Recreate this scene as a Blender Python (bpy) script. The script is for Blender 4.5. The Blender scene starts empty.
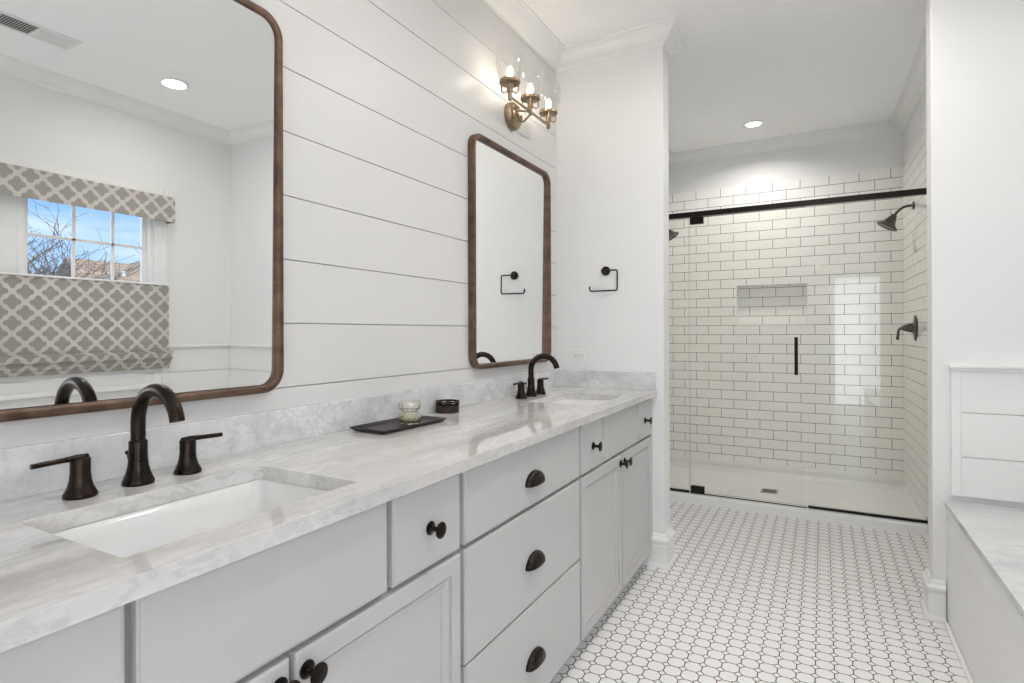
import bpy, bmesh, math, random
from mathutils import Vector, Matrix
from math import sin, cos, pi, radians as R

S = bpy.context.scene
COL = S.collection

# ------------------------------------------------------------------ camera
cam_d = bpy.data.cameras.new('camera'); cam = bpy.data.objects.new('camera', cam_d); COL.objects.link(cam)
S.camera = cam
yaw, pitch, roll, F_PX, V0 = 0.502493, 0.000807, -0.00363085, 564.552, 332.09
f_ = Vector((-sin(yaw)*cos(pitch), cos(yaw)*cos(pitch), sin(pitch)))
r_ = Vector((cos(yaw), sin(yaw), 0)); u_ = r_.cross(f_)
r2 = cos(roll)*r_ + sin(roll)*u_; u2 = -sin(roll)*r_ + cos(roll)*u_
M = Matrix((r2, u2, -f_)).transposed().to_4x4(); M.translation = (1.31, 0, 1.2025)
cam.matrix_world = M
cam_d.sensor_fit = 'HORIZONTAL'; cam_d.sensor_width = 36.0
cam_d.lens = F_PX/1024*36; cam_d.shift_y = -(341.5-V0)/1024
cam_d.clip_start = 0.02; cam_d.clip_end = 200

# ------------------------------------------------------------------ view
S.view_settings.view_transform = 'Standard'; S.view_settings.look = 'None'
S.view_settings.gamma = 1.0; S.view_settings.use_curve_mapping = False
S.view_settings.exposure = 0.15

S.cycles.max_bounces = 16; S.cycles.diffuse_bounces = 12; S.cycles.glossy_bounces = 6; S.cycles.transparent_max_bounces = 16; S.cycles.transmission_bounces = 8

# ------------------------------------------------------------------ world sky
W = bpy.data.worlds.new('sky'); S.world = W; W.use_nodes = True
nt = W.node_tree; nt.nodes.clear()
def wn(t, **k):
    n = nt.nodes.new(t)
    for a, b in k.items(): setattr(n, a, b)
    return n
tc = wn('ShaderNodeTexCoord'); sep = wn('ShaderNodeSeparateXYZ'); nt.links.new(tc.outputs['Generated'], sep.inputs[0])
cr = wn('ShaderNodeValToRGB'); nt.links.new(sep.outputs['Z'], cr.inputs[0])
cr.color_ramp.elements[0].position = 0.0; cr.color_ramp.elements[0].color = (0.50, 0.72, 0.98, 1)
cr.color_ramp.elements[1].position = 0.30; cr.color_ramp.elements[1].color = (0.10, 0.32, 0.85, 1)
mp = wn('ShaderNodeMapping'); mp.inputs['Scale'].default_value = (2.0, 2.0, 14.0); nt.links.new(tc.outputs['Generated'], mp.inputs[0])
nz = wn('ShaderNodeTexNoise'); nz.inputs['Scale'].default_value = 2.2; nz.inputs['Detail'].default_value = 6; nt.links.new(mp.outputs[0], nz.inputs[0])
cl = wn('ShaderNodeValToRGB'); nt.links.new(nz.outputs[0], cl.inputs[0])
cl.color_ramp.elements[0].position = 0.42; cl.color_ramp.elements[0].color = (0, 0, 0, 1)
cl.color_ramp.elements[1].position = 0.75; cl.color_ramp.elements[1].color = (0.8, 0.8, 0.8, 1)
mx = wn('ShaderNodeMixRGB'); nt.links.new(cl.outputs[0], mx.inputs[0]); nt.links.new(cr.outputs[0], mx.inputs[1]); mx.inputs[2].default_value = (0.8, 0.88, 1, 1)
bg = wn('ShaderNodeBackground'); nt.links.new(mx.outputs[0], bg.inputs[0]); bg.inputs[1].default_value = 1.25
ow = wn('ShaderNodeOutputWorld'); nt.links.new(bg.outputs[0], ow.inputs[0])

# ------------------------------------------------------------------ lights
def area(name, loc, rot, sx, sy, watts, color=(1, 1, 1), shape='RECTANGLE', spread=pi):
    d = bpy.data.lights.new(name, 'AREA'); d.shape = shape; d.size = sx
    if shape == 'RECTANGLE': d.size_y = sy
    d.energy = watts; d.color = color; d.spread = spread
    o = bpy.data.objects.new(name, d); COL.objects.link(o); o.location = loc; o.rotation_euler = rot
    return o
# daylight through the bath window, an added unseen side window and the doorway behind the camera
area('window_daylight', (4.05, 1.50, 3.15), (0, R(52), 0), 1.2, 2.6, 76, (0.99, 0.99, 1.0))
area('doorway_daylight', (1.80, -2.15, 1.10), (R(90), 0, 0), 1.1, 2.1, 20, (0.97, 0.985, 1.0))
area('added_side_fill', (3.20, -0.90, 1.60), (0, R(90), 0), 1.3, 1.1, 27, (1.0, 0.98, 0.95))  # fill light through the side window added out of view
sun_d = bpy.data.lights.new('sun', 'SUN'); sun_d.energy = 5.0; sun_d.angle = R(0.5); sun_d.color = (1, 0.95, 0.88)
sun = bpy.data.objects.new('sun', sun_d); COL.objects.link(sun); sun.rotation_euler = Vector((0.72, -0.25, -0.62)).to_track_quat('-Z', 'Y').to_euler()
CANS = [(2.33, 2.10), (1.15, 1.30), (0.8666, 4.555), (1.25, 2.50)]  # both cans over the walkway are added out of view to brighten the room
CAN_W = [2.5, 8, 6.5, 7]
ZC = 2.75
for i_, (x, y) in enumerate(CANS):
    area('recessed_lamp', (x, y, ZC-0.012), (0, 0, 0), 0.13, 0.13, CAN_W[i_], (1.0, 0.965, 0.92), 'DISK', R(150) if i_ == 2 else R(165))

# ------------------------------------------------------------------ materials
def mat(name, color=(0.8, 0.8, 0.8), rough=0.5, metal=0.0, spec=0.5, emit=None, estr=0, coat=0):
    m = bpy.data.materials.new(name); m.use_nodes = True
    b = m.node_tree.nodes['Principled BSDF']
    b.inputs['Base Color'].default_value = (*color, 1); b.inputs['Roughness'].default_value = rough
    b.inputs['Metallic'].default_value = metal; b.inputs['Specular IOR Level'].default_value = spec
    if coat: b.inputs['Coat Weight'].default_value = coat; b.inputs['Coat Roughness'].default_value = 0.05
    if emit: b.inputs['Emission Color'].default_value = (*emit, 1); b.inputs['Emission Strength'].default_value = estr
    return m
class NT:
    """tiny node-graph builder"""
    def __init__(s, m): s.m = m; s.t = m.node_tree; s.b = s.t.nodes.get('Principled BSDF')
    def n(s, t, ins=None, **k):
        n = s.t.nodes.new(t)
        for a, b in k.items(): setattr(n, a, b)
        for a, b in (ins or {}).items():
            if isinstance(b, bpy.types.NodeSocket): s.t.links.new(b, n.inputs[a])
            else: n.inputs[a].default_value = b
        return n
    def m_(s, op, a, b=0.0, c=None):
        n = s.t.nodes.new('ShaderNodeMath'); n.operation = op
        for i, v in enumerate((a, b) if c is None else (a, b, c)):
            if isinstance(v, bpy.types.NodeSocket): s.t.links.new(v, n.inputs[i])
            else: n.inputs[i].default_value = v
        return n.outputs[0]
    def xyz(s):
        t = s.n('ShaderNodeTexCoord'); q = s.n('ShaderNodeSeparateXYZ', {0: t.outputs['Object']})
        s.obj = t.outputs['Object']; return q.outputs
    def ramp(s, f, stops):
        n = s.n('ShaderNodeValToRGB', {0: f}); e = n.color_ramp.elements
        while len(e) < len(stops): e.new(0.5)
        for i, (p, c) in enumerate(stops): e[i].position = p; e[i].color = (*c, 1) if len(c) == 3 else c
        return n.outputs[0]
    def mix(s, f, a, b):
        n = s.n('ShaderNodeMixRGB')
        for i, v in enumerate((f, a, b)):
            if isinstance(v, bpy.types.NodeSocket): s.t.links.new(v, n.inputs[i])
            elif i: n.inputs[i].default_value = (*v, 1)
            else: n.inputs[i].default_value = v
        return n.outputs[0]
    def link(s, o, name): s.t.links.new(o, s.b.inputs[name])
    def bump(s, h, strength, dist=0.002):
        n = s.n('ShaderNodeBump', {'Height': h, 'Strength': strength, 'Distance': dist}); s.link(n.outputs[0], 'Normal')

white_paint = mat('white_wall_paint', (0.81, 0.81, 0.808), 0.55, spec=0.3)
ship_paint = mat('white_board_paint', (0.69, 0.682, 0.672), 0.38, spec=0.4)
ceil_paint = mat('ceiling_paint', (0.93, 0.93, 0.93), 0.8, spec=0.2)
trim_paint = mat('white_trim_paint', (0.84, 0.84, 0.83), 0.3, spec=0.5)
cab_paint = mat('pale_grey_cabinet_paint', (0.525, 0.52, 0.512), 0.38, spec=0.4)
cab_gap_shade = mat('cabinet_gap_shade', (0.30, 0.29, 0.275), 0.5, spec=0.3)  # cabinet paint darkened to deepen the shade in gaps between the fronts
ceramic = mat('white_ceramic', (0.82, 0.815, 0.80), 0.07, spec=0.6, coat=0.3)
acrylic = mat('white_acrylic', (0.82, 0.82, 0.81), 0.2, spec=0.5)
plastic = mat('white_plastic', (0.80, 0.80, 0.79), 0.3)
slot_dark = mat('dark_slot', (0.03, 0.03, 0.03), 0.6)
black_metal = mat('black_bronze_bar', (0.018, 0.014, 0.011), 0.35, metal=0.6)
steel = mat('brushed_steel', (0.45, 0.43, 0.40), 0.3, metal=1.0)
sash_white = mat('window_vinyl', (0.85, 0.85, 0.85), 0.35)
mirror_m = mat('mirror_silver', (0.93, 0.94, 0.93), 0.0, metal=1.0)
lamp_m = mat('lamp_lens', (1, 1, 1), 0.5, emit=(1.0, 0.98, 0.94), estr=3.0)
bulb_m = mat('bulb_glow', (1, 0.95, 0.85), 0.3, emit=(1.0, 0.88, 0.72), estr=38.0)

def bronze(name, c1, c2, rough, metal=0.85, scale=30, stretch=(1, 1, 1)):
    m = mat(name, c1, rough, metal); g = NT(m); g.xyz()
    mpn = g.n('ShaderNodeMapping', {0: g.obj, 'Scale': stretch})
    n = g.n('ShaderNodeTexNoise', {0: mpn.outputs[0], 'Scale': scale, 'Detail': 5.0, 'Roughness': 0.65})
    g.link(g.mix(g.ramp(n.outputs[0], [(0.35, (0, 0, 0)), (0.7, (1, 1, 1))]), c1, c2), 'Base Color')
    g.link(g.m_('MULTIPLY_ADD', n.outputs[0], 0.25, rough-0.12), 'Roughness')
    return m
oil_bronze = bronze('oil_rubbed_bronze', (0.020, 0.014, 0.011), (0.038, 0.026, 0.019), 0.30, 0.85, 45)
knob_bronze = bronze('dark_bronze_hardware', (0.018, 0.014, 0.012), (0.040, 0.031, 0.027), 0.30)
frame_bronze = bronze('antique_bronze_frame', (0.085, 0.050, 0.034), (0.21, 0.13, 0.09), 0.42, 0.6, 22)
brass = bronze('aged_brass', (0.27, 0.195, 0.13), (0.46, 0.36, 0.25), 0.33, 0.9, 18)
shower_bronze = bronze('shower_bronze', (0.05, 0.04, 0.033), (0.11, 0.09, 0.07), 0.34, 0.8)
tray_m = bronze('dark_tray_lacquer', (0.03, 0.022, 0.024), (0.055, 0.04, 0.042), 0.35, 0.3)
rust_m = bronze('rustic_iron', (0.02, 0.014, 0.012), (0.07, 0.045, 0.035), 0.5, 0.6, 60)

def thin_glass(name, tint=(1, 1, 1), refl=1.0):
    m = bpy.data.materials.new(name); m.use_nodes = True; t = m.node_tree; t.nodes.clear()
    tr = t.nodes.new('ShaderNodeBsdfTransparent'); tr.inputs[0].default_value = (*tint, 1)
    gl = t.nodes.new('ShaderNodeBsdfGlossy'); gl.inputs['Roughness'].default_value = 0.0; gl.inputs[0].default_value = (1, 1, 1, 1)
    fr = t.nodes.new('ShaderNodeFresnel'); fr.inputs[0].default_value = 1.45
    mu = t.nodes.new('ShaderNodeMath'); mu.operation = 'MULTIPLY'; mu.inputs[1].default_value = refl; t.links.new(fr.outputs[0], mu.inputs[0])
    mi = t.nodes.new('ShaderNodeMixShader'); t.links.new(mu.outputs[0], mi.inputs[0]); t.links.new(tr.outputs[0], mi.inputs[1]); t.links.new(gl.outputs[0], mi.inputs[2])
    o = t.nodes.new('ShaderNodeOutputMaterial'); t.links.new(mi.outputs[0], o.inputs[0]); return m
shower_glass = thin_glass('shower_glass', (0.982, 0.983, 0.965), 0.8)
glass_edge = mat('glass_edge', (0.22, 0.25, 0.20), 0.2)
clear_glass = thin_glass('clear_glass', (0.994, 0.994, 0.99), 0.5)
window_glass = thin_glass('window_glass', (0.98, 0.99, 0.99), 0.5)
jar_glass = mat('jar_glass', (1, 0.99, 0.95), 0.02); jar_glass.node_tree.nodes['Principled BSDF'].inputs['Transmission Weight'].default_value = 1.0
gold_m = mat('gold_label', (0.80, 0.74, 0.55), 0.25, metal=0.7)
wax_m = mat('amber_wax', (0.62, 0.58, 0.38), 0.35)

def marble(name, base, vein, warm, scale, streak, rough=0.06):
    m = mat(name, base, rough, spec=0.75); g = NT(m); g.xyz()
    mp1 = g.n('ShaderNodeMapping', {0: g.obj, 'Scale': streak, 'Rotation': (0, 0, 0.35)})
    n1 = g.n('ShaderNodeTexNoise', {0: mp1.outputs[0], 'Scale': scale, 'Detail': 8.0, 'Roughness': 0.62, 'Distortion': 0.35})
    n2 = g.n('ShaderNodeTexNoise', {0: mp1.outputs[0], 'Scale': scale*3.1, 'Detail': 6.0, 'Roughness': 0.65, 'Distortion': 0.4})
    n3 = g.n('ShaderNodeTexNoise', {0: mp1.outputs[0], 'Scale': scale*0.6, 'Detail': 3.0})
    c = g.mix(g.ramp(n1.outputs[0], [(0.38, (0, 0, 0)), (0.68, (1, 1, 1))]), base, vein)
    v = g.m_('ABSOLUTE', g.m_('SUBTRACT', n2.outputs[0], 0.5))
    c = g.mix(g.m_('MULTIPLY', g.ramp(v, [(0.0, (1, 1, 1)), (0.05, (0, 0, 0))]), 0.35), c, tuple(q*0.68 for q in vein))
    c = g.mix(g.m_('MULTIPLY', g.ramp(n3.outputs[0], [(0.42, (0, 0, 0)), (0.65, (1, 1, 1))]), 0.6), c, warm)
    g.link(c, 'Base Color'); return m
counter_marble = marble('counter_marble', (0.74, 0.73, 0.715), (0.52, 0.515, 0.505), (0.64, 0.615, 0.58), 2.8, (3.0, 0.9, 2.0), 0.025)
splash_marble = marble('splash_marble', (0.78, 0.785, 0.79), (0.52, 0.53, 0.545), (0.70, 0.70, 0.70), 7.0, (1, 1, 1.3), 0.12)
deck_marble = marble('deck_marble', (0.66, 0.67, 0.67), (0.50, 0.515, 0.525), (0.64, 0.64, 0.63), 3.0, (0.7, 2.8, 1), 0.1)

# octagon-and-dot mosaic floor
floor_m = mat('octagon_dot_mosaic', (0.8, 0.8, 0.8), 0.3, spec=0.4); g = NT(floor_m); X, Y, Z = g.xyz()
P = 0.0592; dd = 0.255
def fold(v, o): return g.m_('ABSOLUTE', g.m_('SUBTRACT', g.m_('FRACT', g.m_('ADD', g.m_('DIVIDE', g.m_('SUBTRACT', v, o), P), 0.5)), 0.5))
qx, qy = fold(X, 1.3138-10*P), fold(Y, 2.3845-40*P)
sgn = g.m_('SUBTRACT', g.m_('ADD', qx, qy), 1-dd)
diag = g.m_('MULTIPLY', g.m_('ABSOLUTE', sgn), 0.7071)
edge = g.m_('ADD', g.m_('SUBTRACT', 0.5, g.m_('MAXIMUM', qx, qy)), g.m_('MULTIPLY', g.m_('GREATER_THAN', sgn, 0.0), 9.0))
dist = g.m_('SMOOTH_MIN', edge, diag, 0.03)
grout = g.ramp(dist, [(0.023, (1, 1, 1)), (0.042, (0, 0, 0))])
nv = g.n('ShaderNodeTexNoise', {0: g.obj, 'Scale': 1.4, 'Detail': 1.0})
tilec = g.mix(nv.outputs[0], (0.86, 0.85, 0.84), (0.90, 0.89, 0.88))
g.link(g.mix(grout, tilec, (0.085, 0.075, 0.07)), 'Base Color')
g.link(g.m_('MULTIPLY_ADD', grout, 0.5, 0.26), 'Roughness')
g.bump(g.m_('SUBTRACT', 1.0, grout), 0.5, 0.001)

# subway tile; h = horizontal axis, phase chosen where the joints stand
def subway(name, axis, phase):
    m = mat(name, (0.8, 0.8, 0.8), 0.12, spec=0.5); g = NT(m); q = g.xyz()
    h = q[axis]; z = q[2]; H = 0.0776; L = 0.2003
    row = g.m_('DIVIDE', g.m_('SUBTRACT', z, 2.342-30*H), H)
    fl = g.m_('FLOOR', row); par = g.m_('MULTIPLY', g.m_('MODULO', fl, 2.0), 0.5)
    u = g.m_('ADD', g.m_('DIVIDE', g.m_('SUBTRACT', h, phase-20*L), L), par)
    fu = g.m_('ABSOLUTE', g.m_('SUBTRACT', g.m_('FRACT', g.m_('ADD', u, 0.5)), 0.5)); fz = g.m_('ABSOLUTE', g.m_('SUBTRACT', g.m_('FRACT', g.m_('ADD', row, 0.5)), 0.5))
    d = g.m_('MINIMUM', g.m_('MULTIPLY', fu, L), g.m_('MULTIPLY', fz, H))
    # bottom-most/top-most joints are caulked white
    gr = g.ramp(g.m_('MULTIPLY', d, 100.0), [(0.15, (1, 1, 1)), (0.21, (0, 0, 0))])
    okb = g.m_('MULTIPLY', g.m_('GREATER_THAN', z, 0.125), g.m_('LESS_THAN', z, 2.412))
    gr = g.m_('MULTIPLY', gr, okb)
    g.link(g.mix(gr, (0.89, 0.885, 0.865), (0.085, 0.075, 0.065)), 'Base Color')
    g.link(g.m_('MULTIPLY_ADD', gr, 0.6, 0.10), 'Roughness')
    g.bump(g.ramp(g.m_('MULTIPLY', d, 100.0), [(0.08, (0, 0, 0)), (0.45, (1, 1, 1))]), 0.35, 0.0015)
    return m
tile_x = subway('subway_tile_back', 0, 1.7606)
tile_y = subway('subway_tile_side', 1, 4.94); tile_y.node_tree.nodes['Principled BSDF'].inputs['Specular IOR Level'].default_value = 0.2
niche_tile = subway('subway_tile_niche', 0, 0.7745+0.1)

# trellis fabric
def trellis(name, period, z0):
    m = mat(name, (0.6, 0.6, 0.6), 0.9, spec=0.1); g = NT(m); q = g.xyz()
    def shape(off):
        px = g.m_('ABSOLUTE', g.m_('SUBTRACT', g.m_('FRACT', g.m_('ADD', g.m_('DIVIDE', q[1], period), off)), 0.5))
        pz = g.m_('ABSOLUTE', g.m_('SUBTRACT', g.m_('FRACT', g.m_('ADD', g.m_('DIVIDE', g.m_('SUBTRACT', q[2], z0), period), off)), 0.5))
        def circ(cx, cz, r):
            a = g.m_('SUBTRACT', px, cx); b = g.m_('SUBTRACT', pz, cz)
            return g.m_('SUBTRACT', g.m_('SQRT', g.m_('ADD', g.m_('MULTIPLY', a, a), g.m_('MULTIPLY', b, b))), r)
        e = g.m_('MINIMUM', circ(0.225, 0, 0.125), circ(0, 0.225, 0.125))
        return g.m_('MINIMUM', e, g.m_('MULTIPLY', g.m_('SUBTRACT', g.m_('ADD', px, pz), 0.345), 0.707))
    d = g.m_('MINIMUM', shape(0.0), shape(0.5))
    k = g.ramp(g.m_('ADD', d, 0.5), [(0.49, (1, 1, 1)), (0.515, (0, 0, 0))])
    mpn = g.n('ShaderNodeMapping', {0: g.obj, 'Scale': (1, 6, 120)})
    n = g.n('ShaderNodeTexNoise', {0: mpn.outputs[0], 'Scale': 6.0, 'Detail': 3.0})
    dark = g.mix(n.outputs[0], (0.42, 0.385, 0.35), (0.58, 0.545, 0.51))
    g.link(g.mix(k, (0.80, 0.77, 0.73), dark), 'Base Color')
    g.bump(n.outputs[0], 0.3, 0.001)
    tl_ = g.n('ShaderNodeBsdfTranslucent'); g.t.links.new(g.b.inputs['Base Color'].links[0].from_socket, tl_.inputs[0])
    ms = g.n('ShaderNodeMixShader', {0: 0.35}); g.t.links.new(g.b.outputs[0], ms.inputs[1]); g.t.links.new(tl_.outputs[0], ms.inputs[2])
    g.t.links.new(ms.outputs[0], g.t.nodes['Material Output'].inputs[0]); return m
fabric = trellis('trellis_fabric', 0.125, 1.46)
fabric_v = trellis('trellis_fabric_valance', 0.125, 2.02)

# ------------------------------------------------------------------ mesh helpers
class MB:
    def __init__(s): s.v = []; s.f = []; s.mi = []; s.sm = []; s.mats = []
    def _m(s, m):
        if m not in s.mats: s.mats.append(m)
        return s.mats.index(m)
    def add(s, vs, fs, m=None, smooth=False):
        o = len(s.v); s.v += [tuple(q) for q in vs]; i = s._m(m) if m else 0
        for f in fs: s.f.append([o+k for k in f]); s.mi.append(i); s.sm.append(smooth)
        return s
    def box(s, x0, x1, y0, y1, z0, z1, m=None, b=0.0):
        if b <= 0:
            vs = [(x, y, z) for z in (z0, z1) for y in (y0, y1) for x in (x0, x1)]
            return s.add(vs, [(0, 2, 3, 1), (4, 5, 7, 6), (0, 1, 5, 4), (2, 6, 7, 3), (0, 4, 6, 2), (1, 3, 7, 5)], m)
        bm = bmesh.new(); bmesh.ops.create_cube(bm, size=1)
        for v in bm.verts: v.co = ((x0+x1)/2+v.co.x*(x1-x0), (y0+y1)/2+v.co.y*(y1-y0), (z0+z1)/2+v.co.z*(z1-z0))
        bmesh.ops.bevel(bm, geom=bm.edges[:], offset=b, segments=2, affect='EDGES', profile=0.5)
        return s.bm(bm, m)
    def bm(s, bm, m=None, smooth=False, T=None):
        bm.verts.index_update()
        vs = [tuple((T @ v.co) if T else v.co) for v in bm.verts]; fs = [[v.index for v in f.verts] for f in bm.faces]
        s.add(vs, fs, m, smooth); bm.free(); return s
    def lathe(s, prof, T=None, n=32, m=None, smooth=True, cap=True):
        T = T or Matrix(); vs = []; fs = []
        for (r, z) in prof:
            for k in range(n): a = 2*pi*k/n; vs.append(T @ Vector((r*cos(a), r*sin(a), z)))
        L = len(prof)
        for i in range(L-1):
            for k in range(n): k2 = (k+1) % n; fs.append((i*n+k, i*n+k2, (i+1)*n+k2, (i+1)*n+k))
        if cap:
            if prof[0][0] > 1e-6: fs.append(tuple(range(n))[::-1])
            if prof[-1][0] > 1e-6: fs.append(tuple((L-1)*n+k for k in range(n)))
        return s.add(vs, fs, m, smooth)
    def tube(s, pts, r, n=14, m=None, closed=False, smooth=True):
        pts = [Vector(p) for p in pts]; N = len(pts); rr_ = r if isinstance(r, (list, tuple)) else [r]*N
        tan = []
        for i in range(N):
            a = pts[(i-1) % N] if (closed or i > 0) else pts[0]; b = pts[(i+1) % N] if (closed or i < N-1) else pts[-1]
            tan.append((b-a).normalized())
        up = Vector((0, 0, 1)) if abs(tan[0].z) < 0.9 else Vector((0, 1, 0))
        nrm = (up - tan[0]*up.dot(tan[0])).normalized(); vs = []
        for i in range(N):
            nrm = (nrm - tan[i]*nrm.dot(tan[i])).normalized(); bn = tan[i].cross(nrm)
            for k in range(n): a = 2*pi*k/n; vs.append(pts[i] + (nrm*cos(a)+bn*sin(a))*rr_[i])
        fs = []
        for i in range(N if closed else N-1):
            j = (i+1) % N
            for k in range(n): k2 = (k+1) % n; fs.append((i*n+k, i*n+k2, j*n+k2, j*n+k))
        if not closed: fs.append(tuple(range(n))[::-1]); fs.append(tuple((N-1)*n+k for k in range(n)))
        return s.add(vs, fs, m, smooth)
    def loft(s, loops, m=None, cap0=False, cap1=False, smooth=False, closed=True, ring=False):
        n = len(loops[0]); vs = [p for l in loops for p in l]; fs = []; L = len(loops)
        for i in range(L if ring else L-1):
            j = (i+1) % L
            for k in range(n if closed else n-1): k2 = (k+1) % n; fs.append((i*n+k, i*n+k2, j*n+k2, j*n+k))
        if cap0: fs.append(tuple(range(n))[::-1])
        if cap1: fs.append(tuple((L-1)*n+k for k in range(n)))
        return s.add(vs, fs, m, smooth)
    def build(s, name, m=None, parent=None, autosm=True):
        me = bpy.data.meshes.new(name); me.from_pydata(s.v, [], s.f)
        mats = s.mats or [m]
        for q in mats: me.materials.append(q)
        me.polygons.foreach_set('material_index', s.mi); me.polygons.foreach_set('use_smooth', s.sm)
        bm = bmesh.new(); bm.from_mesh(me); bmesh.ops.remove_doubles(bm, verts=bm.verts[:], dist=1e-6); bmesh.ops.recalc_face_normals(bm, faces=bm.faces[:]); 
        if any(s.sm):
            for e in bm.edges:
                if len(e.link_faces) == 2 and e.calc_face_angle(0) > R(38): e.smooth = False
        bm.to_mesh(me); bm.free(); me.update()
        o = bpy.data.objects.new(name, me); COL.objects.link(o)
        if parent: o.parent = parent
        return o
def tag(o, label, cat, group=None):
    o['label'] = label; o['category'] = cat
    if group: o['group'] = group
    return o
def thing(name, label, cat, loc=(0, 0, 0), group=None, rot=None):
    o = bpy.data.objects.new(name, None); COL.objects.link(o); o.location = loc; o.empty_display_size = 0.05
    if rot: o.rotation_euler = rot
    return tag(o, label, cat, group)
def struct(mb, name, m=None):
    o = mb.build(name, m); o['kind'] = 'structure'; return o
def sempty(name, loc):
    o = bpy.data.objects.new(name, None); COL.objects.link(o); o.location = loc; o['kind'] = 'structure'; return o
def copy_tree(o, parent=None):
    c = o.copy(); COL.objects.link(c)
    if parent: c.parent = parent
    for ch in list(o.children): copy_tree(ch, c)
    return c
def rr(a0, a1, b0, b1, r, n=6):
    out = []
    for (ca, cb, s0) in ((a1-r, b1-r, 0), (a0+r, b1-r, 90), (a0+r, b0+r, 180), (a1-r, b0+r, 270)):
        for k in range(n+1): t = R(s0+90*k/n); out.append((ca+r*cos(t), cb+r*sin(t)))
    return out
def sweep(path, prof, m, closed=False, zref=0.0):
    """sweep prof [(out,dz)] along an xy path; out is to the LEFT of travel; mitred corners"""
    N = len(path); pts = [Vector(p) for p in path]; offs = []
    for i in range(N):
        d1 = (pts[i]-pts[i-1]).normalized() if (closed or i > 0) else None
        d2 = (pts[(i+1) % N]-pts[i]).normalized() if (closed or i < N-1) else None
        d1 = d1 or d2; d2 = d2 or d1
        n1 = Vector((-d1.y, d1.x)); n2 = Vector((-d2.y, d2.x)); b = n1+n2
        offs.append(b/(b.dot(n1)) if b.length > 1e-6 else n1)
    mb = MB(); loops = [[(pts[i].x+offs[i].x*o, pts[i].y+offs[i].y*o, zref+dz) for (o, dz) in prof] for i in range(N)]
    n = len(prof); vs = [p for l in loops for p in l]; fs = []
    for i in range(N if closed else N-1):
        j = (i+1) % N
        for k in range(n): k2 = (k+1) % n; fs.append((i*n+k, i*n+k2, j*n+k2, j*n+k))
    if not closed: fs.append(tuple(range(n))); fs.append(tuple((N-1)*n+k for k in range(n))[::-1])
    mb.add(vs, fs, m); return mb

# ------------------------------------------------------------------ room numbers
Y1 = 2.912; Y1B = 3.032; XL = 0.598; XR = 1.711; WX = 2.93; YB = -1.75; YS = 5.04; XSR = 1.843; XSF = 1.866; XSL = 0.095
GY = 4.12          # shower glass
# floor, ceiling
struct(MB().box(-0.12, 3.05, YB-0.5, YS+0.12, -0.10, 0.0), 'floor', floor_m)
struct(MB().box(-0.12, 3.05, YB-0.12, YS+0.15, ZC, ZC+0.10), 'ceiling', ceil_paint)
# left wall: shiplap boards over a backing, 3 mm reveals
mb = MB(); mb.box(-0.12, -0.012, YB-0.12, Y1B, 0, ZC)
zs = [1.052+0.1785*k for k in range(-6, 10)]
zs = [0.0]+[z for z in zs if 0.02 < z < ZC]+[ZC]
for a, b in zip(zs[:-1], zs[1:]): mb.box(-0.012, 0.0, YB, Y1, a+0.0014, b-0.0014, b=0.0006)
struct(mb, 'wall_left', ship_paint)
# partitions and shower shell
struct(MB().box(-0.12, XL, Y1, Y1B, 0, ZC, b=0.003), 'wall_partition_left', white_paint)
struct(MB().box(XR, 3.05, Y1, Y1B, 0, ZC, b=0.003), 'wall_partition_right', white_paint)
struct(MB().box(-0.12, XSL, Y1B, YS+0.15, 0, ZC), 'wall_shower_left', white_paint)
def xs(y): return XSR+(XSF-XSR)*(YS-y)/(YS-4.085)
def prism(pts, z0, z1): return MB().loft([[(x, y, z0) for x, y in pts], [(x, y, z1) for x, y in pts]], cap0=True, cap1=True)
struct(prism([(XSF, Y1B), (XSF, 4.085), (xs(YS+0.15), YS+0.15), (2.0, YS+0.15), (2.0, Y1B)], 0, ZC), 'wall_shower_right', white_paint)
NX0, NX1, NZ0, NZ1, ND = 0.683, 1.208, 1.260, 1.588, 0.09
mb = MB()
for (a, b, c, d) in ((XSL, NX0, 0, ZC), (NX1, XSR+0.02, 0, ZC), (NX0, NX1, 0, NZ0), (NX0, NX1, NZ1, ZC)): mb.box(a, b, YS+0.008, YS+0.15, c, d)
mb.box(NX0, NX1, YS+ND+0.005, YS+0.15, NZ0, NZ1)
struct(mb, 'wall_shower_back', white_paint)
mb = MB(); TZ0, TZ1 = 0.075, 2.42
for (a, b, c, d) in ((XSL, NX0, TZ0, TZ1), (NX1, XSR, TZ0, TZ1), (NX0, NX1, TZ0, NZ0), (NX0, NX1, NZ1, TZ1)): mb.box(a, b, YS, YS+0.008, c, d, tile_x)
mb.box(NX0, NX1, YS+ND-0.004, YS+ND+0.005, NZ0, NZ1, niche_tile)
for (a, b, c, d) in ((NX0-0.004, NX0+0.004, NZ0-0.004, NZ1+0.004), (NX1-0.004, NX1+0.004, NZ0-0.004, NZ1+0.004), (NX0, NX1, NZ0-0.004, NZ0+0.004), (NX0, NX1, NZ1-0.004, NZ1+0.004)):
    mb.box(a, b, YS-0.001, YS+ND, c, d, acrylic)
struct(mb, 'wall_shower_back_tile')
struct(MB().box(XSL, XSL+0.008, 4.085, YS, TZ0, TZ1, tile_y), 'wall_shower_left_tile')
struct(prism([(XSF-0.008, 4.085), (XSF, 4.085), (XSR, YS), (XSR-0.008, YS)], TZ0, TZ1), 'wall_shower_right_tile', tile_y)

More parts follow.
